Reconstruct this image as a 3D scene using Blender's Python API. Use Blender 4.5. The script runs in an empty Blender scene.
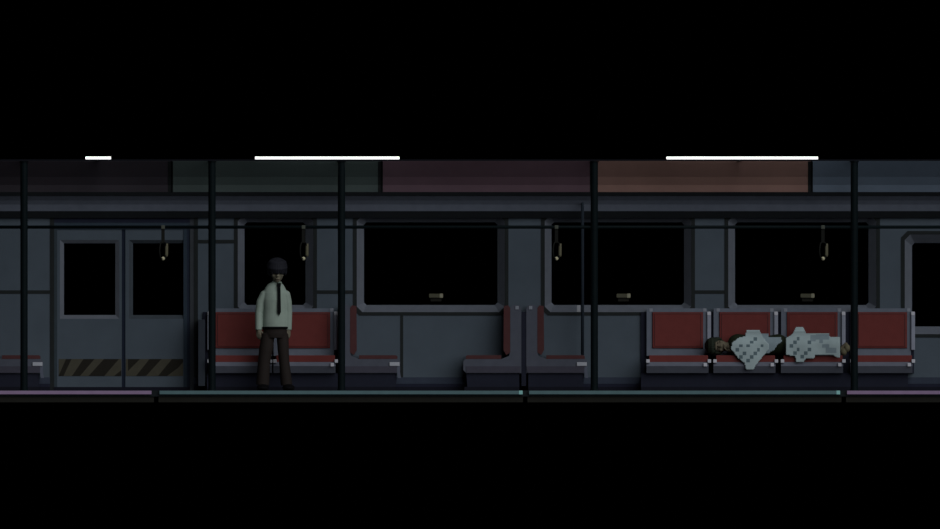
import bpy, bmesh, math, random
from mathutils import Vector, Matrix, Euler
random.seed(4)
SC = bpy.context.scene
COL = SC.collection
PI = math.pi
PX = 75.0                                   # picture pixels per metre on the flat elevation
def X(p): return (p - 470.0) / PX
def Z(p): return (390.5 - p) / PX

# ---------------------------------------------------------------- camera, world, sun, exposure
cam_d = bpy.data.cameras.new('camera'); cam = bpy.data.objects.new('camera', cam_d); COL.objects.link(cam)
cam_d.type = 'ORTHO'; cam_d.ortho_scale = 940 / PX
cam.location = (0, -12, Z(264.5)); cam.rotation_euler = (PI / 2, 0, 0)
cam_d.clip_end = 60
SC.camera = cam
w = bpy.data.worlds.new('world'); SC.world = w; w.use_nodes = True
w.node_tree.nodes['Background'].inputs[0].default_value = (0, 0, 0, 1)
w.node_tree.nodes['Background'].inputs[1].default_value = 0
SUN = 1.3
sd = bpy.data.lights.new('fill_sun', 'SUN'); so = bpy.data.objects.new('fill_sun', sd); COL.objects.link(so)  # added soft sun from the front right, no real source there
sd.energy = SUN; sd.angle = math.radians(58); sd.color = (1.0, 1.0, 1.0)
so.location = (4, -7, 5)
so.rotation_euler = Vector((-.6, 1, -.6)).to_track_quat('-Z', 'Y').to_euler()
SC.view_settings.view_transform = 'Standard'; SC.view_settings.look = 'None'
SC.view_settings.exposure = 0.0; SC.view_settings.gamma = 1.0; SC.view_settings.use_curve_mapping = False

# ---------------------------------------------------------------- materials
K = PI / (.763 * SUN)
def lin(c):
    c /= 255.0
    return c / 12.92 if c <= .04045 else ((c + .055) / 1.055) ** 2.4
_m = {}
def mat(name, rgb, rough=.75, spec=.12, metal=0.0, noise=.06, k=1.0, bump=0.0, scale=9.0):
    if name in _m: return _m[name]
    m = bpy.data.materials.new(name); m.use_nodes = True; nt = m.node_tree; b = nt.nodes['Principled BSDF']
    c = [min(.9, lin(v) * K * k) for v in rgb]
    b.inputs['Roughness'].default_value = rough
    b.inputs['Specular IOR Level'].default_value = spec
    b.inputs['Metallic'].default_value = metal
    tc = nt.nodes.new('ShaderNodeTexCoord'); nz = nt.nodes.new('ShaderNodeTexNoise')
    nz.inputs['Scale'].default_value = scale; nz.inputs['Detail'].default_value = 4
    nt.links.new(tc.outputs['Object'], nz.inputs['Vector'])
    r = nt.nodes.new('ShaderNodeValToRGB')
    r.color_ramp.elements[0].position = .3; r.color_ramp.elements[1].position = .7
    r.color_ramp.elements[0].color = [v * (1 - noise) for v in c] + [1]
    r.color_ramp.elements[1].color = [min(1, v * (1 + noise)) for v in c] + [1]
    nt.links.new(nz.outputs['Fac'], r.inputs['Fac']); nt.links.new(r.outputs['Color'], b.inputs['Base Color'])
    if bump:
        bp = nt.nodes.new('ShaderNodeBump'); bp.inputs['Strength'].default_value = bump; bp.inputs['Distance'].default_value = .005
        n2 = nt.nodes.new('ShaderNodeTexNoise'); n2.inputs['Scale'].default_value = 120
        nt.links.new(tc.outputs['Object'], n2.inputs['Vector'])
        nt.links.new(n2.outputs['Fac'], bp.inputs['Height']); nt.links.new(bp.outputs['Normal'], b.inputs['Normal'])
    _m[name] = m
    return m
def emit(name, rgb, s):
    m = bpy.data.materials.new(name); m.use_nodes = True; b = m.node_tree.nodes['Principled BSDF']
    b.inputs['Base Color'].default_value = (.8, .8, .8, 1)
    b.inputs['Emission Color'].default_value = (*rgb, 1); b.inputs['Emission Strength'].default_value = s
    return m
def glass(name):
    m = bpy.data.materials.new(name); m.use_nodes = True; b = m.node_tree.nodes['Principled BSDF']
    b.inputs['Base Color'].default_value = (.55, .6, .62, 1); b.inputs['Roughness'].default_value = 0.02
    b.inputs['IOR'].default_value = 1.2; b.inputs['Transmission Weight'].default_value = 1
    return m
WALL = mat('painted_wall_panel', (44, 51, 58), scale=3)
DOORP = mat('door_paint', (44, 51, 58), scale=3)
SEAM = mat('dark_rubber_seam', (17, 20, 21))
FRAME = mat('window_aluminium', (58, 62, 69), k=1.0, rough=.5)
NEARBLK = mat('dark_painted_steel', (5, 10, 12), rough=.5, spec=.05)
TRIMBLK = mat('dark_trim', (9, 11, 13), spec=.05)
GLASS = glass('tinted_glass')

# ---------------------------------------------------------------- helpers
def box(bm, x0, x1, y0, y1, z0, z1, mi=0):
    v = [bm.verts.new((x, y, z)) for x in (x0, x1) for y in (y0, y1) for z in (z0, z1)]
    for f in ((0, 1, 3, 2), (4, 6, 7, 5), (0, 4, 5, 1), (2, 3, 7, 6), (0, 2, 6, 4), (1, 5, 7, 3)):
        fc = bm.faces.new([v[i] for i in f]); fc.material_index = mi
    return v
def pbox(bm, px0, px1, py0, py1, y0, y1, ox=0, mi=0):
    """box given by picture columns/rows of its front and its depth range"""
    return box(bm, X(px0) - ox, X(px1) - ox, min(y0, y1), max(y0, y1), Z(max(py0, py1)), Z(min(py0, py1)), mi)
def prism(bm, pts, a, b, axis='x', mi=0):
    """extrude a closed outline; axis x: pts are (y,z); axis y: pts are (x,z)"""
    def P(p, t): return (t, p[0], p[1]) if axis == 'x' else ((p[0], t, p[1]) if axis == 'y' else (p[0], p[1], t))
    A = [bm.verts.new(P(p, a)) for p in pts]; B = [bm.verts.new(P(p, b)) for p in pts]
    fs = [bm.faces.new(A), bm.faces.new(B[::-1])]
    n = len(pts)
    for i in range(n): fs.append(bm.faces.new([A[i], B[i], B[(i + 1) % n], A[(i + 1) % n]]))
    for f in fs: f.material_index = mi
def ring(bm, outer, inner, y0, y1, yi=None):
    """a picture-frame solid between two outlines of equal point count in (x,z); front at y0 outside, yi inside, back at y1"""
    if yi is None: yi = y0
    n = len(outer)
    rows = [[bm.verts.new((p[0], y, p[1])) for p in o] for o, y in ((outer, y0), (inner, yi), (inner, y1), (outer, y1))]
    for r in range(4):
        a, b = rows[r], rows[(r + 1) % 4]
        for i in range(n): bm.faces.new([a[i], a[(i + 1) % n], b[(i + 1) % n], b[i]])
def tube(bm, pts, r, n=12, closed=False, caps=True):
    pts = [Vector(p) for p in pts]; N = len(pts); rows = []
    rr = r if isinstance(r, (list, tuple)) else [r] * N
    ref = None
    for i, p in enumerate(pts):
        d = (pts[(i + 1) % N] - pts[i - 1]) if closed else (pts[min(i + 1, N - 1)] - pts[max(i - 1, 0)])
        d.normalize()
        if ref is None: ref = Vector((0, 1, 0)) if abs(d.y) < .9 else Vector((1, 0, 0))
        u = d.cross(ref); u.normalize(); v = d.cross(u); ref = -v if v.dot(ref) < 0 else v
        u = d.cross(ref).normalized(); v = d.cross(u)
        rows.append([bm.verts.new(p + (u * math.cos(2 * PI * k / n) + v * math.sin(2 * PI * k / n)) * rr[i]) for k in range(n)])
    for i in range(N if closed else N - 1):
        a, b = rows[i], rows[(i + 1) % N]
        for k in range(n): bm.faces.new([a[k], a[(k + 1) % n], b[(k + 1) % n], b[k]])
    if caps and not closed: bm.faces.new(rows[0][::-1]); bm.faces.new(rows[-1])
def ell(bm, c, r, rot=None, u=20, v=14):
    m = Matrix.Translation(c)
    if rot is not None: m = m @ Euler(rot).to_matrix().to_4x4()
    m = m @ Matrix.Diagonal((r[0], r[1], r[2], 1))
    bmesh.ops.create_uvsphere(bm, u_segments=u, v_segments=v, radius=1, matrix=m)
def limb(bm, pts, rad, n=18):
    """closed tapered chain: frustums plus balls at the joints (to be fused by fuse())"""
    for i in range(len(pts) - 1):
        tube(bm, [pts[i], pts[i + 1]], [rad[i], rad[i + 1]], n)
    for p, r in zip(pts, rad): ell(bm, p, (r, r, r), u=16, v=10)
def loft(bm, secs, n=28):
    """closed stack of elliptic sections (cx, cy, z, rx, ry)"""
    rows = []
    for cx, cy, z, rx, ry in secs:
        rows.append([bm.verts.new((cx + rx * math.cos(2 * PI * k / n), cy + ry * math.sin(2 * PI * k / n), z)) for k in range(n)])
    for a, b in zip(rows, rows[1:]):
        for k in range(n): bm.faces.new([a[k], a[(k + 1) % n], b[(k + 1) % n], b[k]])
    bm.faces.new(rows[0][::-1]); bm.faces.new(rows[-1])
def obj(name, bm, m, parent=None, bevel=0.0, smooth=False, kind=None, segs=2):
    if bevel:
        bmesh.ops.recalc_face_normals(bm, faces=bm.faces)
        es = [e for e in bm.edges if len(e.link_faces) == 2 and e.calc_face_angle(0) > .5]
        bmesh.ops.bevel(bm, geom=es, offset=bevel, segments=segs, affect='EDGES', profile=.6, clamp_overlap=True)
    bmesh.ops.recalc_face_normals(bm, faces=bm.faces)
    me = bpy.data.meshes.new(name); bm.to_mesh(me); bm.free()
    for mm in (m if isinstance(m, (list, tuple)) else [m]): me.materials.append(mm)
    if smooth:
        for p in me.polygons: p.use_smooth = True
    o = bpy.data.objects.new(name, me); COL.objects.link(o)
    if parent is not None: o.parent = parent
    if kind: o['kind'] = kind
    return o
def fuse(name, bm, m, parent, voxel, smooth=3, fac=.5):
    o = obj(name, bm, m, parent)
    r = o.modifiers.new('r', 'REMESH'); r.mode = 'VOXEL'; r.voxel_size = voxel; r.use_smooth_shade = True
    s = o.modifiers.new('s', 'SMOOTH'); s.factor = fac; s.iterations = smooth
    bpy.context.view_layer.update()
    me = bpy.data.meshes.new_from_object(o.evaluated_get(bpy.context.evaluated_depsgraph_get()))
    o.modifiers.clear(); me.name = name; o.data = me
    me.materials.clear(); me.materials.append(m)
    for p in me.polygons: p.use_smooth = True; p.material_index = 0
    return o
def struct(name, bm, m, **kw):
    return obj(name, bm, m, kind='structure', **kw)
def thing(name, label, cat, loc=(0, 0, 0), group=None, rot=0):
    o = bpy.data.objects.new(name, None); COL.objects.link(o); o.location = loc; o.rotation_euler = (0, 0, rot)
    o.empty_display_size = .1
    return tag(o, label, cat, group)
def tag(o, label, cat, group=None):
    o['label'] = label; o['category'] = cat
    if group: o['group'] = group
    return o
def copy_tree(o, parent=None):
    c = o.copy(); COL.objects.link(c)
    if parent is not None: c.parent = parent
    for ch in list(o.children): copy_tree(ch, c)
    return c
def B(): return bmesh.new()
def chamfer_rect(x0, x1, z0, z1, c):
    return [(x0 + c, z0), (x1 - c, z0), (x1, z0 + c), (x1, z1 - c), (x1 - c, z1), (x0 + c, z1), (x0, z1 - c), (x0, z0 + c)]

# ================================================================ the setting
# window openings: outer seal box (px), chamfer, then frame width etc.
WIN = [  # seal x0,x1, y0,y1 ; glass x0,x1,y0,y1
    (234, 317, 212, 315.5, 244.5, 305.5, 222.3, 305),
    (353, 508.5, 212, 315.5, 364, 497.5, 222.3, 305),
    (541, 695, 212, 315.5, 551.5, 684, 222.3, 305),
    (724.5, 880, 212, 315.5, 735, 868.5, 222.3, 305),
    (901, 1046, 231, 337.5, 912, 1035, 243, 326.5),
]
DOOR = (50, 194, 218, 390.5)
wb = B()
xs = sorted({-60, 1060} | {v for q in WIN for v in q[:2]} | {DOOR[0], DOOR[1]})
zs = sorted({210, 390.5} | {v for q in WIN for v in q[2:4]} | {DOOR[2], DOOR[3]})
def inhole(cx, cy):
    for q in WIN + [DOOR]:
        if q[0] < cx < q[1] and q[2] < cy < q[3]: return True
    return False
for i in range(len(xs) - 1):
    for j in range(len(zs) - 1):
        if not inhole((xs[i] + xs[i + 1]) / 2, (zs[j] + zs[j + 1]) / 2):
            pbox(wb, xs[i], xs[i + 1], zs[j], zs[j + 1], 0, .09)
CH = 6.5 / PX
for q in WIN:                               # the corners of the openings are cut at 45 degrees
    for sx, xx in ((1, X(q[0])), (-1, X(q[1]))):
        for sz, zz in ((1, Z(q[3])), (-1, Z(q[2]))):
            prism(wb, [(xx, zz), (xx + sx * CH, zz), (xx, zz + sz * CH)], 0, .09, 'y')
bmesh.ops.remove_doubles(wb, verts=wb.verts, dist=1e-5)
struct('wall_back', wb, WALL)

u = B(); pbox(u, -60, 1060, 159.5, 210, .03, .09); struct('wall_upper', u, mat('upper_wall', (20, 22, 26)))
# cornice between the posters and the windows: overhanging steps
cv = B()
z = [Z(v) for v in (211.5, 204.5, 200.5, 196)]
prism(cv, [(.03, z[0]), (-.02, z[0]), (-.02, z[1]), (-.045, z[2]), (-.095, z[3]), (.03, z[3])], X(-60), X(1060))
struct('trim_cornice', cv, mat('cornice', (46, 50, 58), k=1.0))
t = B(); pbox(t, -60, 1060, 192, 196, -.10, .03); struct('trim_upper', t, TRIMBLK)
t = B(); pbox(t, -60, 1060, 211.1, 217.9, -.05, .0); struct('trim_lower', t, TRIMBLK)

# ceiling: edge beams and ribs of the opened car, seen edge on
c = B(); pbox(c, -60, 1060, 159.3, 161, -.23, .09)
pbox(c, -60, 1060, 159.3, 161, -1.27, -1.13)
for p in (-50, 24, 98, 212, 341, 594, 740, 854, 990): pbox(c, p - 2, p + 2, 159.6, 160.8, -1.14, -.22)
struct('ceiling', c, mat('ceiling_dark', (9, 10, 14), spec=.05))

# floor slab and the coloured strips along its open edge
f = B(); pbox(f, -60, 1060, 390.5, 396.5, -1.98, .09)
struct('floor', f, mat('floor_vinyl', (12, 16, 18), bump=.2))
LIL = mat('lilac_floor_edge', (92, 78, 100), rough=.5); TEA = mat('teal_floor_edge', (54, 72, 76), rough=.5)
TEL = mat('teal_end_cap', (92, 130, 130), rough=.4)
SKI = mat('underframe', (17, 17, 15))
for n, (a, b, m) in enumerate(((-60, 151.5, LIL), (159.5, 522.5, TEA), (529, 840, TEA), (847, 1060, LIL))):
    e = B(); pbox(e, a, b, 390.7, 394.3, -2.02, -1.98)
    o = struct('trim_%d' % (n + 1), e, m, bevel=.003)
    if m is TEA:
        e = B(); pbox(e, b - 3.6, b + .1, 390.6, 394.4, -2.024, -1.979); obj('end_cap', e, TEL, o, bevel=.003)
for n, (a, b) in enumerate(((-60, 154), (158.5, 523), (527.5, 841.5), (846, 1060))):
    e = B(); pbox(e, a, b, 396.6, 402.3, -1.96, -1.80); struct('trim_%d' % (n + 5), e, SKI)

# baseboard: flared kick strip and dark sole
for n, (a, b) in enumerate(((-60, 50), (194, 1060))):
    k = B(); prism(k, [(0, Z(384)), (-.03, Z(384)), (-.03, Z(383)), (-.012, Z(377.3)), (0, Z(377.3))], X(a), X(b))
    pbox(k, a, b, 384, 386.8, -.026, 0, mi=1); pbox(k, a, b, 386.8, 390.5, -.04, 0, mi=2)
    struct('baseboard_' + ('left', 'back')[n], k, [mat('kick_strip', (29, 34, 44), k=.9), mat('kick_strip_dark', (16, 18, 29)), mat('sole_strip', (9, 10, 18))])

# panel seams on the wall
SE = B()
for a, b, c0, d in ((-60, 50, 290.3, 293.8), (317, 353, 290.3, 293.8), (695, 724.5, 290.3, 293.8), (197.5, 234, 239.8, 243.4),
                    (400.3, 403.2, 315.5, 377.5)):
    pbox(SE, a, b, c0, d, -.006, .0)
struct('trim_9', SE, SEAM)

# windows
for n, q in enumerate(WIN):
    x0, x1, z0, z1 = X(q[0]), X(q[1]), Z(q[3]), Z(q[2])
    s = B(); sl = 3.8 / PX
    o1 = chamfer_rect(x0, x1, z0, z1, CH); o2 = chamfer_rect(x0 + sl, x1 - sl, z0 + sl * .9, z1 - sl * .9, CH * .85)
    ring(s, o1, o2, -.008, .14)
    wroot = struct('window_%d' % (n + 1), s, SEAM)
    g0, g1, g2, g3 = X(q[4]), X(q[5]), Z(q[7]), Z(q[6])
    fr = B(); ring(fr, o2, chamfer_rect(g0, g1, g2, g3, 2.6 / PX), -.006, .14, .115)
    obj('window_frame', fr, FRAME, wroot)
    g = B(); box(g, g0 - .01, g1 + .01, .118, .124, g2 - .01, g3 + .01); obj('glass_pane', g, GLASS, wroot)
    if 0 < n < 4:                           # sash latch low on the pane
        cx = (435.5, 623, 807)[n - 1]
        l = B(); pbox(l, cx - 6.5, cx + 4, 293.7, 297.7, .08, .118); lt = obj('latch', l, mat('latch_brass', (46, 46, 38)), wroot, bevel=.006)
        l = B(); pbox(l, cx + 4, cx + 7.5, 293.5, 297.9, .075, .118); obj('latch_knob', l, mat('latch_tip', (84, 84, 72)), lt, bevel=.008)
        l = B(); pbox(l, cx - 5, cx + 6, 298, 301.5, .105, .118); obj('latch_shadow', l, mat('latch_shadow', (13, 13, 11)), lt, bevel=.003)  # dark block is the dim shadow below the latch, put into colour
        
# sliding door
dr = bpy.data.objects.new('door_1', None); COL.objects.link(dr); dr.location = (X(122), 0, 0); dr['kind'] = 'structure'
def dpart(name, bm, m, parent=None, **kw):
    bmesh.ops.translate(bm, verts=bm.verts, vec=(-X(122), 0, 0)); return obj(name, bm, m, parent or dr, **kw)
d = B(); pbox(d, 50, 54.2, 218, 390.5, -.008, .09); pbox(d, 194, 198, 218, 390.5, -.008, .0); dpart('door_seal', d, SEAM)
d = B(); pbox(d, 54.2, 57.2, 229, 390.5, .0, .09); dpart('door_jamb', d, mat('jamb_left', (28, 35, 40)))
d = B(); pbox(d, 190, 194, 218, 390.5, .0, .09); dpart('door_jamb', d, mat('jamb_right', (33, 36, 40)))
d = B(); pbox(d, 183.5, 187, 218, 390.5, .01, .09); dpart('door_jamb', d, mat('jamb_mid', (25, 33, 41)))
d = B(); pbox(d, 187, 190, 218, 390.5, .015, .09); dpart('door_track', d, mat('track_blue', (18, 23, 33)))
d = B(); pbox(d, 54, 190, 218, 222.5, .0, .09); pbox(d, 54, 190, 222.5, 229.3, .006, .09, mi=1)
dpart('door_header', d, [mat('header_dark', (18, 21, 32)), mat('header_blue', (27, 35, 43))])
d = B(); pbox(d, 54, 190, 387, 390.5, -.02, .09); dpart('threshold', d, mat('threshold', (9, 10, 18)))
d = B(); pbox(d, 121, 126.5, 218, 387, .035, .09); dpart('door_gap_seal', d, mat('gap_rubber', (12, 17, 27)))
OLV = mat('faded_hazard_yellow', (40, 39, 33)); HBK = mat('hazard_black', (17, 16, 13))
STR = {0: [[(58.5, 376), (63.5, 376), (71.5, 359), (66, 359)], [(72, 376), (80, 376), (94.5, 359), (83.5, 359)], [(88.5, 376), (104.3, 376), (119, 359), (104, 359)], [(114, 376), (121.5, 376), (121.5, 370)]],
       1: [[(128, 359), (140, 359), (128, 371)], [(136, 376), (146, 376), (161.5, 359), (149.5, 359)], [(158, 376), (167, 376), (178, 368), (183.5, 362), (183.5, 359), (172, 359)]]}
for k, (a, b, wa, wbx) in enumerate(((57.2, 121.8, 64, 115.3), (125.4, 183.5, 133, 183.4))):
    l = B(); y0, y1 = .02, .06
    pbox(l, a, b, 229.3, 240, y0, y1); pbox(l, a, b, 318.8, 387, y0, y1)
    pbox(l, a, wa - 4, 240, 318.8, y0, y1)
    if b > wbx + 4.2: pbox(l, wbx + 4, b, 240, 318.8, y0, y1)
    leaf = dpart('door_leaf', l, DOORP)
    rt = wbx + 4 if b > wbx + 4 else wbx + .1
    fr = B(); ox = X(122)
    outer = [(X(wa - 4), Z(318.8)), (X(rt), Z(318.8)), (X(rt), Z(240)), (X(wa - 4), Z(240))]
    inner = [(X(wa), Z(315)), (X(wbx), Z(315)), (X(wbx), Z(243.3)), (X(wa), Z(243.3))]
    ring(fr, outer, inner, .02, .06, .055)
    dpart('window_frame', fr, FRAME if k == 0 else mat('window_frame_dull', (44, 50, 56), k=.7), leaf)
    g = B(); pbox(g, wa - 1, wbx + (1 if k == 0 else 0), 242.5, 316, .045 + .012, .0585); dpart('glass_pane', g, GLASS, leaf)
    h = B(); pbox(h, a + (1.6 if k == 0 else .5), b - .3, 359, 376, .014, .0205)
    for pg in STR[k]:
        P = [(min(max(X(p[0]), X(a + .6)), X(b - .3)), Z(p[1])) for p in pg]
        prism(h, P, .0125, .0205, 'y', mi=1)
    dpart('hazard_strip', h, [OLV, HBK], leaf)

# ================================================================ lamps
LAMP = emit('lamp_tube', (1, 1, 1), 1.25); LH = mat('lamp_housing', (12, 13, 15))
for (a, b, lab) in ((85.5, 111, 'short white ceiling light bar above the sliding door'),
                    (255, 399.5, 'long white ceiling light bar above the standing man'),
                    (666.5, 818, 'long white ceiling light bar above the brown advertising panel')):
    r = thing('ceiling_light', lab, 'ceiling light', (X((a + b) / 2), -.75, Z(160)), 'light bars on the ceiling')
    ox = X((a + b) / 2)
    t = B(); box(t, X(a) - ox, X(b) - ox, -.05, .05, .0, Z(156.6) - Z(160)); obj('diffuser', t, LAMP, r)
    t = B(); box(t, X(a) - ox + .02, X(b) - ox - .02, -.035, .035, -.012, .001)
    obj('mounting_rail', t, LH, r)

# ================================================================ advertising panels
def advert(a, b, rgb, lab):
    r = thing('advertising_panel', lab, 'advertisement', (X((a + b) / 2), 0, Z(192)), 'advertising panels above the windows')
    ox = X((a + b) / 2); zz = [Z(v) - Z(192) for v in (192, 185, 177, 161.3)]
    ys = [-.05, -.056, -.105, -.255]
    p = B(); prism(p, [(ys[i], zz[i]) for i in range(4)] + [(ys[i] + .02, zz[i] + .004) for i in (3, 2, 1, 0)], X(a) - ox, X(b) - ox)
    obj('poster', p, mat('poster_%d_%d_%d' % rgb, rgb, noise=.12, scale=1.5, rough=.6), r)
    for xx in (a, b):
        q = B(); prism(q, [(ys[i] - .004, zz[i]) for i in range(4)] + [(.0, zz[3]), (.0, zz[0])], X(xx) - ox - (.04 if xx == b else 0), X(xx) - ox + (.0 if xx == b else .012))
        obj('frame_end', q, mat('poster_frame', (9, 11, 12)), r)
advert(-110, 171, (25, 23, 27), 'nearly black advertising panel above the sliding door')
advert(172.2, 381, (36, 43, 43), 'dark teal advertising panel above the standing man')
advert(382, 593, (50, 39, 45), 'dark plum advertising panel, between the teal and the brown one')
advert(594, 811, (75, 58, 54), 'brown advertising panel above the sleeping passenger')
advert(812, 1070, (50, 58, 68), 'slate blue advertising panel above the rightmost seat')

# ================================================================ poles, rail and straps
YP = -1.2
def pole(p, lab):
    r = thing('grab_pole', lab, 'pole', (X(p), YP, 0), 'vertical grab poles')
    t = B(); tube(t, [(0, 0, 0.012), (0, 0, Z(161.2))], .049, 20); obj('tube', t, NEARBLK, r, smooth=False)
    t = B(); tube(t, [(0, 0, 0), (0, 0, .012)], .062, 20); obj('floor_flange', t, NEARBLK, r)
    t = B(); tube(t, [(0, 0, Z(162.2)), (0, 0, Z(161.1))], .06, 20); obj('ceiling_flange', t, NEARBLK, r)
    for zz, rr in ((Z(227.2), .053),): 
        t = B(); tube(t, [(0, 0, zz - .03), (0, 0, zz + .03)], rr, 20); obj('rail_clamp', t, NEARBLK, r)
for p, lab in ((24, 'dark vertical grab pole nearest the left edge, left of the sliding door'),
               (212, 'dark vertical grab pole between the sliding door and the red double seats'),
               (341.5, 'dark vertical grab pole just right of the red double seats'),
               (594.3, 'dark vertical grab pole between the plum and the brown advertising panels'),
               (854.3, 'dark vertical grab pole at the sleeping passenger\'s feet')):
    pole(p, lab)
t = B(); tube(t, [(X(-60), YP, Z(227.1)), (X(1060), YP, Z(227.1))], .022, 14)
tag(obj('overhead_rail', t, NEARBLK, smooth=True), 'thin dark horizontal hand rail running past the window tops', 'rail')
# thin seat pole
r = thing('seat_pole', 'thin dark stanchion rising from the side-on seat left of the brown panel', 'pole', (X(582.5), -.30, Z(355.1)))
DB = mat('stanchion_blue', (21, 26, 32), spec=.05)
t = B(); tube(t, [(0, 0, 0), (0, 0, Z(206) - Z(355.1))], .021, 12); obj('tube', t, DB, r, smooth=True)
t = B(); tube(t, [(0, 0, 1.97), (0, .02, 2.02), (0, .24, 2.02)], .018, 12); obj('wall_bend', t, DB, r, smooth=True)
t = B(); box(t, -.075, -.03, -.02, .02, Z(312) - Z(355.1), Z(305.3) - Z(355.1)); obj('sleeve', t, mat('bright_sleeve', (92, 95, 100)), r, bevel=.006)

STD = mat('strap_webbing', (11, 12, 11)); RNG = mat('strap_ring_olive', (58, 57, 46), rough=.4); KN = mat('strap_knob', (120, 118, 98), rough=.3)
BD = mat('strap_clip', (44, 47, 43))
def strap(p, lab, first=[None]):
    if first[0]:
        c = copy_tree(first[0]); c.location.x = X(p); c['label'] = lab; return
    r = thing('strap_handle', lab, 'strap handle', (X(p), YP, Z(227.1)), 'hanging straps on the hand rail')
    first[0] = r
    k = 1 / PX
    t = B(); box(t, -1.9 * k, 1.9 * k, -.026, .026, -1.9 * k, 1.9 * k); obj('clip', t, BD, r, bevel=.008)
    t = B(); box(t, -1.7 * k, 1.7 * k, -.006, .006, -15.5 * k, -1.8 * k); obj('webbing', t, STD, r)
    t = B(); ps = []
    for q in range(24):                      # narrow rounded ring, seen nearly edge on
        a = 2 * PI * q / 24
        ps.append((3.4 * k * math.cos(a) + .0 * k, .09 * math.cos(a), -23.5 * k + 8.2 * k * max(-1, min(1, 1.25 * math.sin(a)))))
    tube(t, ps, .010, 10, closed=True); g = obj('grip_ring', t, STD, r, smooth=True)
    t = B(); ps = [(3.4 * k, .09, -16.5 * k), (3.5 * k, .09, -18 * k), (3.5 * k, .09, -27.5 * k), (3.2 * k, .09, -29.5 * k)]
    tube(t, ps, .022, 10); obj('grip_sleeve', t, RNG, g, smooth=True)
    t = B(); ell(t, (0, -.01, -31.5 * k), (1.9 * k, .024, 1.9 * k)); obj('knob', t, KN, g, smooth=True)
strap(163, 'strap handle hanging in front of the sliding door')
strap(303.5, 'strap handle hanging beside the standing man\'s head')
strap(556.5, 'strap handle hanging at the left side of the window above the side-on seats')
strap(823, 'strap handle hanging above the sleeping passenger\'s legs')

# ================================================================ seats
SHELL = mat('seat_shell_grey', (60, 65, 74)); RED = mat('seat_red_vinyl', (63, 27, 26), rough=.6); REDD = mat('seat_red_piping', (46, 26, 27))
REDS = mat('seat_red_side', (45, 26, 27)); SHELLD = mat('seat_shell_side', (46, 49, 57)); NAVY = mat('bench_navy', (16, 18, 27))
STRIP = mat('seat_edge_trim', (88, 92, 103), rough=.4, k=.9); CHR = mat('seat_chrome', (132, 134, 142), rough=.35, k=.8)
PAN = mat('seat_pan_grey', (60, 63, 72))
def wall_seat(flip, lab, p0):
    """one bucket seat against the wall, local px frame: 0 = left edge, 65 = right edge"""
    r = thing('bucket_seat', lab, 'seat', (X(p0), 0, 0), 'red seats facing forward')
    def L(a, b):
        if flip: a, b = 65 - b, 65 - a
        return (a / PX, b / PX)
    def lb(bm, a, b, y0, y1, pz0, pz1):
        x0, x1 = L(a, b); box(bm, x0, x1, y0, y1, Z(pz1), Z(pz0))
    t = B(); lb(t, .5, 61, -.10, -.035, 308.4, 356); obj('backrest', t, SHELL, r, bevel=.006)
    t = B(); lb(t, 6.5, 57, -.125, -.1005, 312.3, 348); bc = obj('back_cushion', t, RED, r, bevel=.012)
    t = B(); x0, x1 = L(6.3, 57.2)
    ring(t, [(x0, Z(348.3)), (x1, Z(348.3)), (x1, Z(312)), (x0, Z(312))],
         [(x0 + .035, Z(346)), (x1 - .035, Z(346)), (x1 - .035, Z(314)), (x0 + .035, Z(314))], -.112, -.1003, -.130)
    obj('piping', t, REDD, bc)
    t = B(); lb(t, 61.2, 65, -.135, -.04, 312, 350); obj('side_trim', t, STRIP, r, bevel=.008)
    t = B(); lb(t, 61.2, 64.8, -.14, -.10, 311.6, 315.2); obj('corner_cap_or_highlight', t, CHR, r, bevel=.006)
    t = B(); lb(t, 3, 62, -.47, -.10, 355.3, 362.2); obj('seat_cushion', t, RED, r, bevel=.008)
    t = B(); x0, x1 = L(.5, 62.5)
    prism(t, [(-.035, Z(362)), (-.47, Z(362)), (-.5, Z(366)), (-.43, Z(373)), (-.035, Z(373))], x0, x1); obj('seat_pan', t, PAN, r)
    for a in (5, 58.7):
        t = B(); lb(t, a - 1.7, a + 1.7, -.106, -.09, 308.3, 311.8); obj('corner_cap_or_highlight', t, mat('dull_cap', (80, 84, 92)), r, bevel=.004)
    for a, pz in ((.2, 359.3), (61.6, 359.3), (57.5, 363)):
        t = B(); lb(t, a, a + 3.5, -.525, -.46, pz, pz + 3.5); obj('corner_cap_or_highlight', t, CHR, r, bevel=.006)
    return r
A = wall_seat(False, 'red and grey wall seat left of the sleeping passenger, its cushion empty', 646)
Fl = wall_seat(True, 'red and grey wall seat behind the standing man, left one of the pair', 207.5)
def put(src, p, lab):
    c = copy_tree(src); c.location.x = X(p); c['label'] = lab
put(A, 713, 'red and grey wall seat under the sleeping passenger\'s head and shoulders')
put(A, 780.5, 'red and grey wall seat under the sleeping passenger\'s legs')
put(A, 850, 'red and grey wall seat at the right end of the row of four, unoccupied')
put(A, 273, 'red and grey wall seat behind the standing man, right one of the pair')
def bench(a, b, lab, x0p, x1p):
    r = thing('bench_support', lab, 'seat base', (X((a + b) / 2), 0, 0), 'dark bases under the wall seats'); ox = X((a + b) / 2)
    t = B(); pbox(t, a, b, 373.1, 386.8, -.34, -.05, ox); obj('plinth', t, NAVY, r)
    t = B(); pbox(t, a, b, 386.8, 390.5, -.35, -.05, ox); obj('kick_plate', t, mat('kick_plate', (9, 10, 17)), r)
    t = B(); pbox(t, x0p, x1p, 312, 373, -.034, -.0065, ox); obj('back_panel', t, NAVY, r)
bench(207, 338.5, 'dark navy base carrying the pair of red wall seats', 203, 338)
bench(641, 908, 'dark navy base carrying the row of four red wall seats', 641, 914)
t = B(); pbox(t, 198.2, 205, 319.5, 386, -.40, -.045)
tag(obj('seat_end_panel', t, mat('end_panel', (28, 32, 38)), bevel=.004), 'dark grey end panel between the sliding door and the red double seats', 'panel')

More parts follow.
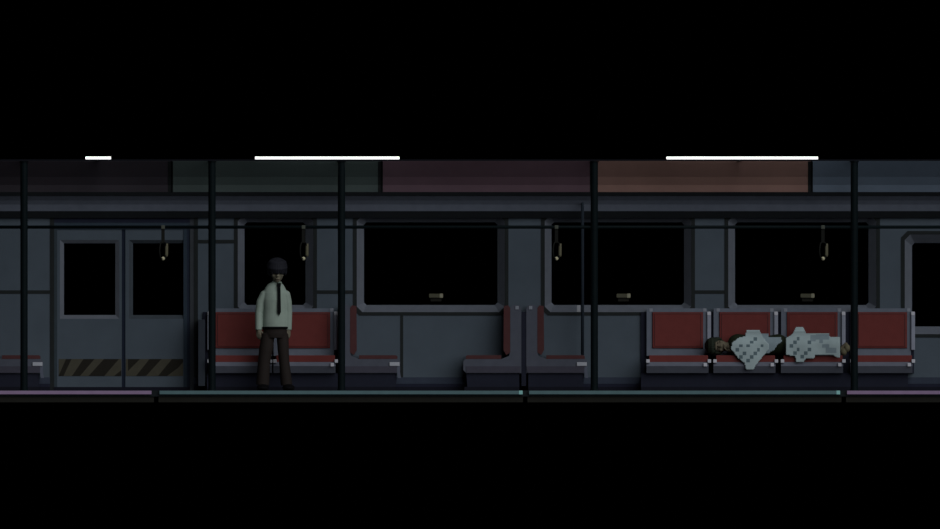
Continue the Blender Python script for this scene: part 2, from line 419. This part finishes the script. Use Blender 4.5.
YS0, YS1 = -.37, -.05
def side_seat(lab, p0, prof_flip, F=61):
    """seat seen from its side; local px frame 0 = back edge, cushion runs to +61; faces +x unless flipped"""
    r = thing('transverse_seat', lab, 'seat', (X(p0), 0, 0), 'seats seen side on')
    s = -1 if prof_flip else 1
    def P(a, b): return (s * a / PX, Z(b))
    t = B()
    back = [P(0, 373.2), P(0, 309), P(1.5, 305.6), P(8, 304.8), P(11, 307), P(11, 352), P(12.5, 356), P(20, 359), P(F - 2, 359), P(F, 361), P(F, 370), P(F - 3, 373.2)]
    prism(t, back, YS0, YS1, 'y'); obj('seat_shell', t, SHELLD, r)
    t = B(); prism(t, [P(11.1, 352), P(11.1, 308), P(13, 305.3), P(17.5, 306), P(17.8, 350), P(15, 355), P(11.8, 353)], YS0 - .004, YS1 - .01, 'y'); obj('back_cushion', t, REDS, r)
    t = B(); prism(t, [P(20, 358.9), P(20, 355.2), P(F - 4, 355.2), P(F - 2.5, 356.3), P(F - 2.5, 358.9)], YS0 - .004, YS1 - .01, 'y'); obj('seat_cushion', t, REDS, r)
    t = B(); prism(t, [P(.5, 366.2), P(F - 3, 366.2), P(F - 3, 372.8), P(1, 372.8)], YS0 - .012, YS0 - .0005, 'y'); obj('skirt', t, mat('seat_skirt', (39, 39, 47)), r)
    t = B(); prism(t, [P(2.5, 306), P(6, 306), P(6, 309.5), P(2.5, 309.5)], YS0 - .012, YS1 - .1, 'y'); obj('corner_cap_or_highlight', t, CHR if False else mat('dull_cap', (86, 90, 98)), r, bevel=.004)  # lighter block paints the highlight on the backrest top
    t = B(); prism(t, [P(2, 373.3), P(F - 3, 373.3), P(F - 4, 386.8), P(2, 386.8)], -.34, -.06, 'y'); obj('pedestal', t, NAVY, r)
    t = B(); prism(t, [P(2, 386.8), P(57, 386.8), P(57, 390.5), P(2, 390.5)], -.35, -.06, 'y'); obj('kick_plate', t, mat('kick_plate', (9, 10, 17)), r)
    if not prof_flip:
        t = B(); prism(t, [P(50.5, 362.2), P(60.5, 362.2), P(60.5, 366), P(50.5, 366)], YS0 - .02, YS0 - .0005, 'y')
        obj('armrest_highlight', t, mat('armrest_highlight', (104, 107, 114)), r, bevel=.006)  # light block paints the highlight on the right-facing front edge
        t = B(); prism(t, [P(58.2, 366), P(61, 366), P(61, 372), P(62, 378), P(59, 378), P(58, 372)], YS0 - .006, YS0 + .04, 'y')
        obj('side_bracket', t, mat('side_bracket', (52, 56, 66)), r)
    return r
S1 = side_seat('side-on seat facing right, just right of the red double seats', 339, False)
S1b = side_seat('side-on seat facing left, back to back with another in the middle', 521.3, True, 58)
def put2(src, p, lab):
    c = copy_tree(src); c.location.x = X(p); c['label'] = lab
put2(S1, 526.3, 'side-on seat facing right, back to back with another in the middle')
put2(S1, -18, 'side-on seat facing right at the left edge, only its cushion end showing')
t = B(); pbox(t, 521.5, 526.1, 312, 386, -.36, -.045)
tag(obj('seat_spacer', t, NAVY), 'dark navy filler between the two back-to-back side-on seats', 'panel')

# ================================================================ standing man
K1 = 1 / PX
SKIN = mat('muted_skin', (68, 66, 57), k=1.15, rough=.6, noise=.03); HAIR = mat('black_hair', (20, 21, 26), bump=.6)
SHIRT = mat('white_shirt', (95, 106, 100), k=.88, rough=.85, noise=.05, scale=14); TROU = mat('dark_brown_trousers', (21, 18, 17)); SHOE = mat('black_shoes', (5, 5, 6), spec=.05)
BLK = mat('black_leather', (6, 7, 8), spec=.05)
def hand(bm, w, d=(0, 0, -1), out=1, s=1.0):
    """palm with four bent fingers and a thumb, hanging from wrist w; out = side (x) the back of the hand faces"""
    w = Vector(w)
    bx = lambda x, y, z: w + Vector((x * out, y, z)) * s
    ell(bm, bx(0, 0, -.04), (.017 * s, .038 * s, .047 * s))
    for i, (yy, ln) in enumerate(((-.028, .062), (-.010, .070), (.009, .066), (.027, .052))):
        a = bx(.0, yy, -.055); b = bx(-.002, yy * 1.05, -.085); c = bx(-.012, yy * 1.05, -.085 - ln * .45); d2 = bx(-.028, yy, -.085 - ln * .85)
        limb(bm, [a, b, c, d2], [.0095 * s, .009 * s, .0082 * s, .007 * s], 10)
    limb(bm, [bx(0, -.025, -.022), bx(-.012, -.05, -.05), bx(-.02, -.052, -.078)], [.012 * s, .010 * s, .008 * s], 10)
def head(bm, T, s=1.0):
    """head about T (matrix), facing -y, height .23; centre of skull at origin of T"""
    def e(c, r, rot=None):
        b2 = B(); ell(b2, c, r, rot); bmesh.ops.transform(b2, matrix=T @ Matrix.Scale(s, 4), verts=b2.verts)
        me = bpy.data.meshes.new('tmp'); b2.to_mesh(me); b2.free(); bm.from_mesh(me); bpy.data.meshes.remove(me)
    e((0, .01, .02), (.078, .095, .095)); e((0, -.022, -.045), (.060, .066, .072)); e((0, -.05, -.095), (.030, .028, .022))
    e((0, -.093, -.02), (.011, .02, .028)); e((0, -.105, -.036), (.016, .014, .011))
    e((0, -.082, .018), (.05, .018, .012)); e((0, -.088, -.068), (.024, .01, .006)); e((0, -.086, -.078), (.02, .01, .006))
    for q in (-1, 1): e((q * .079, .005, -.02), (.010, .02, .032), (0, 0, q * .3)); e((q * .04, -.062, -.038), (.022, .02, .02))
def xf(name, build, T, s, m, parent, smooth=True):
    b2 = B(); build(b2); bmesh.ops.transform(b2, matrix=T @ Matrix.Scale(s, 4), verts=b2.verts); return obj(name, b2, m, parent, smooth=smooth)

man = thing('person', 'standing man in white shirt, black tie and dark trousers, head bowed', 'person', (X(276), -.80, 0))
def u(p): return (p - 276) * K1
HT = Matrix.Translation((u(277.2), -.03, Z(270.3))) @ Euler((math.radians(13), 0, math.radians(4))).to_matrix().to_4x4()
b = B()
head(b, HT, 1.28)
limb(b, [(u(276.5), .0, Z(278)), (u(276), .015, Z(286)), (u(276), .02, Z(290))], [.056, .052, .05])
loft(b, [(0, .01, Z(335), .13, .10), (0, .01, Z(325), .135, .10), (0, .01, Z(312), .125, .09), (0, .01, Z(298), .135, .09), (0, .01, Z(292), .10, .07), (0, .01, Z(287), .05, .05)])
AL = [(u(265), .01, Z(295)), (u(259.5), .02, Z(309)), (u(258.8), -.01, Z(331))]
AR = [(u(284), .01, Z(295)), (u(288.3), .02, Z(309)), (u(288.2), -.01, Z(331))]
limb(b, AL, [.045, .037, .026]); limb(b, AR, [.045, .037, .026])
for px_, sg in ((258.6, -1), (288.2, 1)):       # relaxed hands, their backs turned mostly forward
    hb = B(); hand(hb, (0, 0, 0), out=sg, s=1.0)
    bmesh.ops.transform(hb, matrix=Matrix.Translation((u(px_), -.01, Z(328.5))) @ Matrix.Rotation(-sg * math.radians(60), 4, 'Z'), verts=hb.verts)
    me = bpy.data.meshes.new('tmp'); hb.to_mesh(me); hb.free(); b.from_mesh(me); bpy.data.meshes.remove(me)
LL = [(u(268.5), .01, Z(333)), (u(264.8), 0, Z(358)), (u(262.8), .02, Z(384))]
LR = [(u(282.5), .01, Z(333)), (u(284), 0, Z(358)), (u(286.6), .02, Z(384))]
limb(b, LL, [.07, .05, .038]); limb(b, LR, [.066, .05, .038])
for (x, dx) in ((u(263), -.02), (u(288), .02)): limb(b, [(x, .03, .045), (x + dx, -.07, .035)], [.035, .028])
body = fuse('body', b, SKIN, man, .0055, 3)
# clothes
b = B()
loft(b, [(u(275.4), .01, Z(328), .168, .125), (u(275.4), .01, Z(322), .168, .125), (u(275.4), .01, Z(310), .158, .118), (u(275.2), .01, Z(300), .165, .122), (u(275.2), .012, Z(293), .165, .112), (u(275.2), .015, Z(288), .135, .09), (u(275.4), .018, Z(284.5), .105, .075), (u(275.6), .018, Z(282.6), .07, .062)])
AL2 = [(u(264.5), .01, Z(295)), (u(260.5), .012, Z(302)), (u(259), .02, Z(312)), (u(258.7), -.005, Z(330))]
AR2 = [(u(285.8), .01, Z(295)), (u(287.6), .012, Z(302)), (u(288.4), .02, Z(312)), (u(288.2), -.005, Z(330))]
for P in (AL2, AR2):
    for i in range(3): tube(b, [P[i], P[i + 1]], [(.062, .056, .052, .047)[i], (.062, .056, .052, .047)[i + 1]], 18)
    for i in range(3): r_ = (.062, .056, .052)[i]; ell(b, P[i], (r_, r_, r_))
shirt = fuse('shirt', b, SHIRT, man, .0065, 2)
b = B()
tube(b, [(0.0 + (.06 * math.cos(a)) + u(276.5), .012 + .058 * math.sin(a), Z(282.6) - .006 * math.sin(a)) for a in [2 * PI * k / 24 for k in range(24)]], .012, 8, closed=True)
obj('collar', b, SHIRT, shirt, smooth=True)
b = B(); pbox_pts = [(u(276.9), Z(283)), (u(281.2), Z(283)), (u(280.5), Z(287)), (u(281), Z(312)), (u(279.2), Z(315.5)), (u(277.2), Z(312)), (u(277.6), Z(287))]
prism(b, pbox_pts, -.135, -.115, 'y')
for v in b.verts:
    if v.co.z > Z(289): v.co.y += .055 * (v.co.z - Z(289)) / (Z(283.5) - Z(289))
obj('tie', b, BLK, man, bevel=.003)
b = B(); tube(b, [(u(275.5) + .170 * math.cos(a), .01 + .128 * math.sin(a), Z(327.8)) for a in [2 * PI * k / 32 for k in range(32)]], .016, 8, closed=True)
obj('belt', b, BLK, man, smooth=True)
b = B()
loft(b, [(u(275.5), .01, Z(338), .155, .11), (u(275.5), .01, Z(334), .166, .12), (u(275.5), .01, Z(327.5), .165, .12)])
def leg(P, R):
    for i in range(len(P) - 1): tube(b, [P[i], P[i + 1]], [R[i], R[i + 1]], 20)
    for i in range(1, len(P) - 1): ell(b, P[i], (R[i],) * 3)
leg([(u(268.2), .01, Z(334)), (u(265.8), .0, Z(350)), (u(264), .0, Z(362)), (u(262.6), .02, Z(385))], [.09, .092, .082, .088])
leg([(u(282.5), .01, Z(334)), (u(283.2), .0, Z(350)), (u(284.2), .0, Z(362)), (u(286.6), .02, Z(385))], [.082, .076, .07, .078])
fuse('trousers', b, TROU, man, .007, 2)
for (x, dx) in ((u(263.8), -.012), (u(287.6), .012)):
    b = B(); ell(b, (x, .04, .045), (.068, .08, .045)); ell(b, (x + dx, -.06, .04), (.082, .13, .045)); ell(b, (x + dx * 1.2, -.11, .032), (.08, .09, .035))
    box(b, x + dx - .075, x + dx + .075, -.16, .09, 0, .025)
    fuse('shoe', b, SHOE, man, .007, 2)
def hairb(bm):
    ell(bm, (0, .022, .038), (.108, .112, .092)); ell(bm, (0, .05, -.01), (.10, .085, .085))
    for q in (-1, 1):
        ell(bm, (q * .083, .01, -.004), (.022, .055, .055))
    for k in range(11):                       # fringe locks
        a = -1.15 + k * .23
        limb(bm, [(math.sin(a) * .07, -.07 * math.cos(a) - .015, .09), (math.sin(a) * .09, -.10 * math.cos(a) - .012, .04), (math.sin(a) * .088, -.108 * math.cos(a), -.002 - .007 * (k % 3) - .012 * abs(a))], [.03, .022, .007], 8)
b2 = B(); hairb(b2); bmesh.ops.transform(b2, matrix=HT @ Matrix.Scale(1.28, 4), verts=b2.verts); fuse('hair', b2, HAIR, body, .0055, 2)
EYE = mat('eye_dark', (16, 15, 15)); LIPS = mat('lips', (52, 44, 40))
for q in (-1, 1):
    xf('eye', lambda bm: ell(bm, (q * .031, -.079, -.004), (.013, .010, .007)), HT, 1.28, EYE, body)
xf('mouth', lambda bm: ell(bm, (0, -.094, -.073), (.022, .008, .0035)), HT, 1.28, LIPS, body)

# ================================================================ sleeping passenger
ZS = Z(355.3)                                # seat cushion height
sl = thing('person', 'passenger in dark green clothes asleep across two red seats under newspapers', 'person', (X(780), -.30, ZS))
def sx(p): return (p - 780) * K1
GRN = mat('dark_green_clothes', (17, 22, 14)); SKB = mat('sleeper_skin', (60, 56, 47), noise=.03)
# head lies on its side: crown to -x, face to the camera (-y)
T2 = Matrix.Translation((sx(717), -.03, .125)) @ Euler((0, math.radians(-90), 0)).to_matrix().to_4x4() @ Euler((math.radians(4), 0, 0)).to_matrix().to_4x4()
b = B(); head(b, T2, 1.2)
limb(b, [(sx(722), 0, .105), (sx(732), .01, .13)], [.052, .06])
ZC = .14
limb(b, [(sx(737), .02, ZC), (sx(750), .02, ZC), (sx(765), .02, ZC - .01), (sx(778), .02, ZC)], [.12, .11, .10, .12])
limb(b, [(sx(780), .02, .13), (sx(812), -.03, .11), (sx(840), .02, .075)], [.09, .07, .045])
limb(b, [(sx(780), .05, .10), (sx(812), .0, .09), (sx(838), .06, .06)], [.085, .065, .04])
limb(b, [(sx(734), -.05, .16), (sx(750), -.10, .09), (sx(733), -.13, .05)], [.05, .04, .03])          # arm folded to the face
hb = B(); hand(hb, (0, 0, 0), s=.85); bmesh.ops.transform(hb, matrix=Matrix.Translation((sx(733), -.13, .05)) @ Euler((0, math.radians(100), 0)).to_matrix().to_4x4(), verts=hb.verts)
me = bpy.data.meshes.new('tmp'); hb.to_mesh(me); hb.free(); b.from_mesh(me); bpy.data.meshes.remove(me)
for (y, zz) in ((.02, .075), (.07, .06)): limb(b, [(sx(841), y, zz), (sx(846), y - .01, zz + .07)], [.035, .028])
sbody = fuse('body', b, SKB, sl, .0055, 3)
b = B()
limb(b, [(sx(737.5), .02, ZC + .01), (sx(750), .02, ZC), (sx(765), .02, ZC - .01), (sx(778), .02, ZC + .005)], [.135, .125, .12, .138])
limb(b, [(sx(735), -.05, .16), (sx(750), -.10, .09), (sx(738), -.125, .06)], [.062, .052, .045])
fuse('coat', b, GRN, sl, .008, 2)
b = B()
limb(b, [(sx(779), .02, .135), (sx(812), -.03, .115), (sx(838), .02, .08)], [.115, .085, .058])
limb(b, [(sx(779), .05, .11), (sx(812), .0, .095), (sx(836), .06, .065)], [.10, .08, .052])
fuse('trousers', b, GRN, sl, .008, 2)
SHO = mat('brown_shoe', (60, 58, 46))
for (y, zz) in ((.0, .07), (.06, .06)):
    b = B(); ell(b, (sx(843.5), y, zz - .018), (.045, .042, .05)); ell(b, (sx(847), y - .005, zz + .03), (.042, .042, .05))
    fuse('shoe', b, SHO, sl, .007, 2)
b2 = B()
ell(b2, (0, .022, .04), (.098, .108, .098)); ell(b2, (0, .055, -.01), (.09, .075, .09))
for q in (-1, 1): ell(b2, (q * .077, .01, .0), (.022, .06, .055))
for k in range(9):
    a = -1.0 + k * .25
    limb(b2, [(math.sin(a) * .07, -.065 * math.cos(a) - .012, .085), (math.sin(a) * .083, -.092 * math.cos(a) - .01, .06), (math.sin(a) * .085, -.094 * math.cos(a), .040 - .012 * (k % 2))], [.026, .02, .007], 8)
bmesh.ops.transform(b2, matrix=T2 @ Matrix.Scale(1.2, 4), verts=b2.verts); fuse('hair', b2, mat('sleeper_hair', (20, 24, 19), bump=.6), sbody, .0055, 2)
for q in (-1, 1): xf('eye', lambda bm: ell(bm, (q * .031, -.080, -.004), (.014, .007, .0035)), T2, 1.2, EYE, sbody)
xf('mouth', lambda bm: ell(bm, (0, -.095, -.073), (.020, .008, .0035)), T2, 1.2, LIPS, sbody)

# newspapers: draped sheets with printed spots and crease shade painted as grey cells
PAPER = mat('newsprint', (100, 112, 115), rough=.9, noise=.04); INK = mat('newsprint_ink', (56, 68, 73)); PGREY = mat('newsprint_fold_shade', (80, 91, 97), rough=.9)  # PGREY is newsprint darkened for the shade of creases and folds
def inside(poly, x, y):
    r = False; n = len(poly)
    for i in range(n):
        (x0, y0), (x1, y1) = poly[i], poly[(i + 1) % n]
        if (y0 > y) != (y1 > y) and x < (x1 - x0) * (y - y0) / (y1 - y0) + x0: r = not r
    return r
def drape(px, z, off, Rb):
    """distance in y of a sheet lying over a rolled body of radius Rb whose axis is at ZS+Rb"""
    zc = ZS + Rb; yc = -.29
    front = -.535
    if z >= zc:
        t_ = min(1.0, (z - zc) / (Rb * 1.45)); y = yc + (front - yc) * math.sqrt(max(0, 1 - t_ * t_))
    else: y = front
    return y - off + .006 * math.sin(px * .21 + z * 9)
def sheet(poly, marks, greys, off, Rb, ox, oz, step=.9):
    bm = B(); vs = {}
    xa, xb = min(p[0] for p in poly), max(p[0] for p in poly); ya, yb = min(p[1] for p in poly), max(p[1] for p in poly)
    def V(i, j):
        if (i, j) not in vs:
            px, py = xa + i * step, ya + j * step; z = Z(py)
            vs[(i, j)] = bm.verts.new((X(px) - ox, drape(px, z, off, Rb) + .30, z - oz))
        return vs[(i, j)]
    for i in range(int((xb - xa) / step) + 1):
        for j in range(int((yb - ya) / step) + 1):
            cx, cy = xa + (i + .5) * step, ya + (j + .5) * step
            if inside(poly, cx, cy):
                f = bm.faces.new([V(i, j), V(i, j + 1), V(i + 1, j + 1), V(i + 1, j)])
                if any(abs(cx - m[0]) < 1.75 and abs(cy - m[1]) < 1.75 for m in marks): f.material_index = 1
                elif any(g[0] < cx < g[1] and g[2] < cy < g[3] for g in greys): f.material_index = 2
    bmesh.ops.recalc_face_normals(bm, faces=bm.faces)
    geo = bmesh.ops.extrude_face_region(bm, geom=list(bm.faces))
    bmesh.ops.translate(bm, verts=[v for v in geo['geom'] if isinstance(v, bmesh.types.BMVert)], vec=(0, .003, 0))
    return bm
D1 = [(755, 338.7), (751.4, 342.2), (740.6, 345.7), (747.9, 345.7), (762.1, 345.7), (737, 349.7), (758.5, 349.7), (744.2, 353.3), (755.2, 353.3), (740.6, 356.8), (751.4, 356.8), (747.9, 360.4)]
D2 = [(798.1, 338.7), (794.8, 342.2), (809.3, 342.2), (791.1, 345.7), (798.1, 349.7), (809.3, 349.7), (794.8, 353.3), (805.7, 353.3), (802, 356.8)]
P1 = [(746.5, 330), (759.5, 330), (763, 337), (768.5, 344), (769, 349), (764, 355), (760, 360), (756, 365), (753.5, 369.3), (746, 369.3), (744.5, 363), (738, 358), (735, 354), (731, 349), (732, 343), (738, 338), (745, 336)]
n1 = thing('newspaper', 'printed newspaper spread over the sleeper\'s chest, nearer the head', 'newspaper', (X(755), -.30, ZS), 'newspapers covering the sleeping passenger')
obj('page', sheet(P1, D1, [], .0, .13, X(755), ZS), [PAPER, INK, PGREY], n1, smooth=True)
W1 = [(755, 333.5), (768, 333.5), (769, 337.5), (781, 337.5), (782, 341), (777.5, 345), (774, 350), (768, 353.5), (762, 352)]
obj('folded_page', sheet(W1, [], [], -.012, .13, X(755), ZS), [PGREY, INK, PGREY], n1, smooth=True)  # tipped fold, its shade put into the darker paper colour
n2 = thing('newspaper', 'printed newspaper spread over the sleeper\'s legs, nearer the feet', 'newspaper', (X(810), -.30, ZS), 'newspapers covering the sleeping passenger')
P2 = [(796, 327), (803, 327), (806, 333), (829, 333.5), (830, 337), (840, 337), (840, 358), (837, 358), (833, 354.5), (815, 355), (814, 358.5), (805, 359), (803.5, 362.5), (796.5, 362.5), (795, 356), (786, 355), (786, 338), (792, 334.5)]
obj('page', sheet(P2, D2, [(810, 816, 335, 341), (816, 829, 333.8, 339.5), (819, 823, 339, 343), (822, 829, 344.5, 348), (826, 836, 348, 353)], .0, .13, X(810), ZS), [PAPER, INK, PGREY], n2, smooth=True)  # grey rectangles are painted crease shade
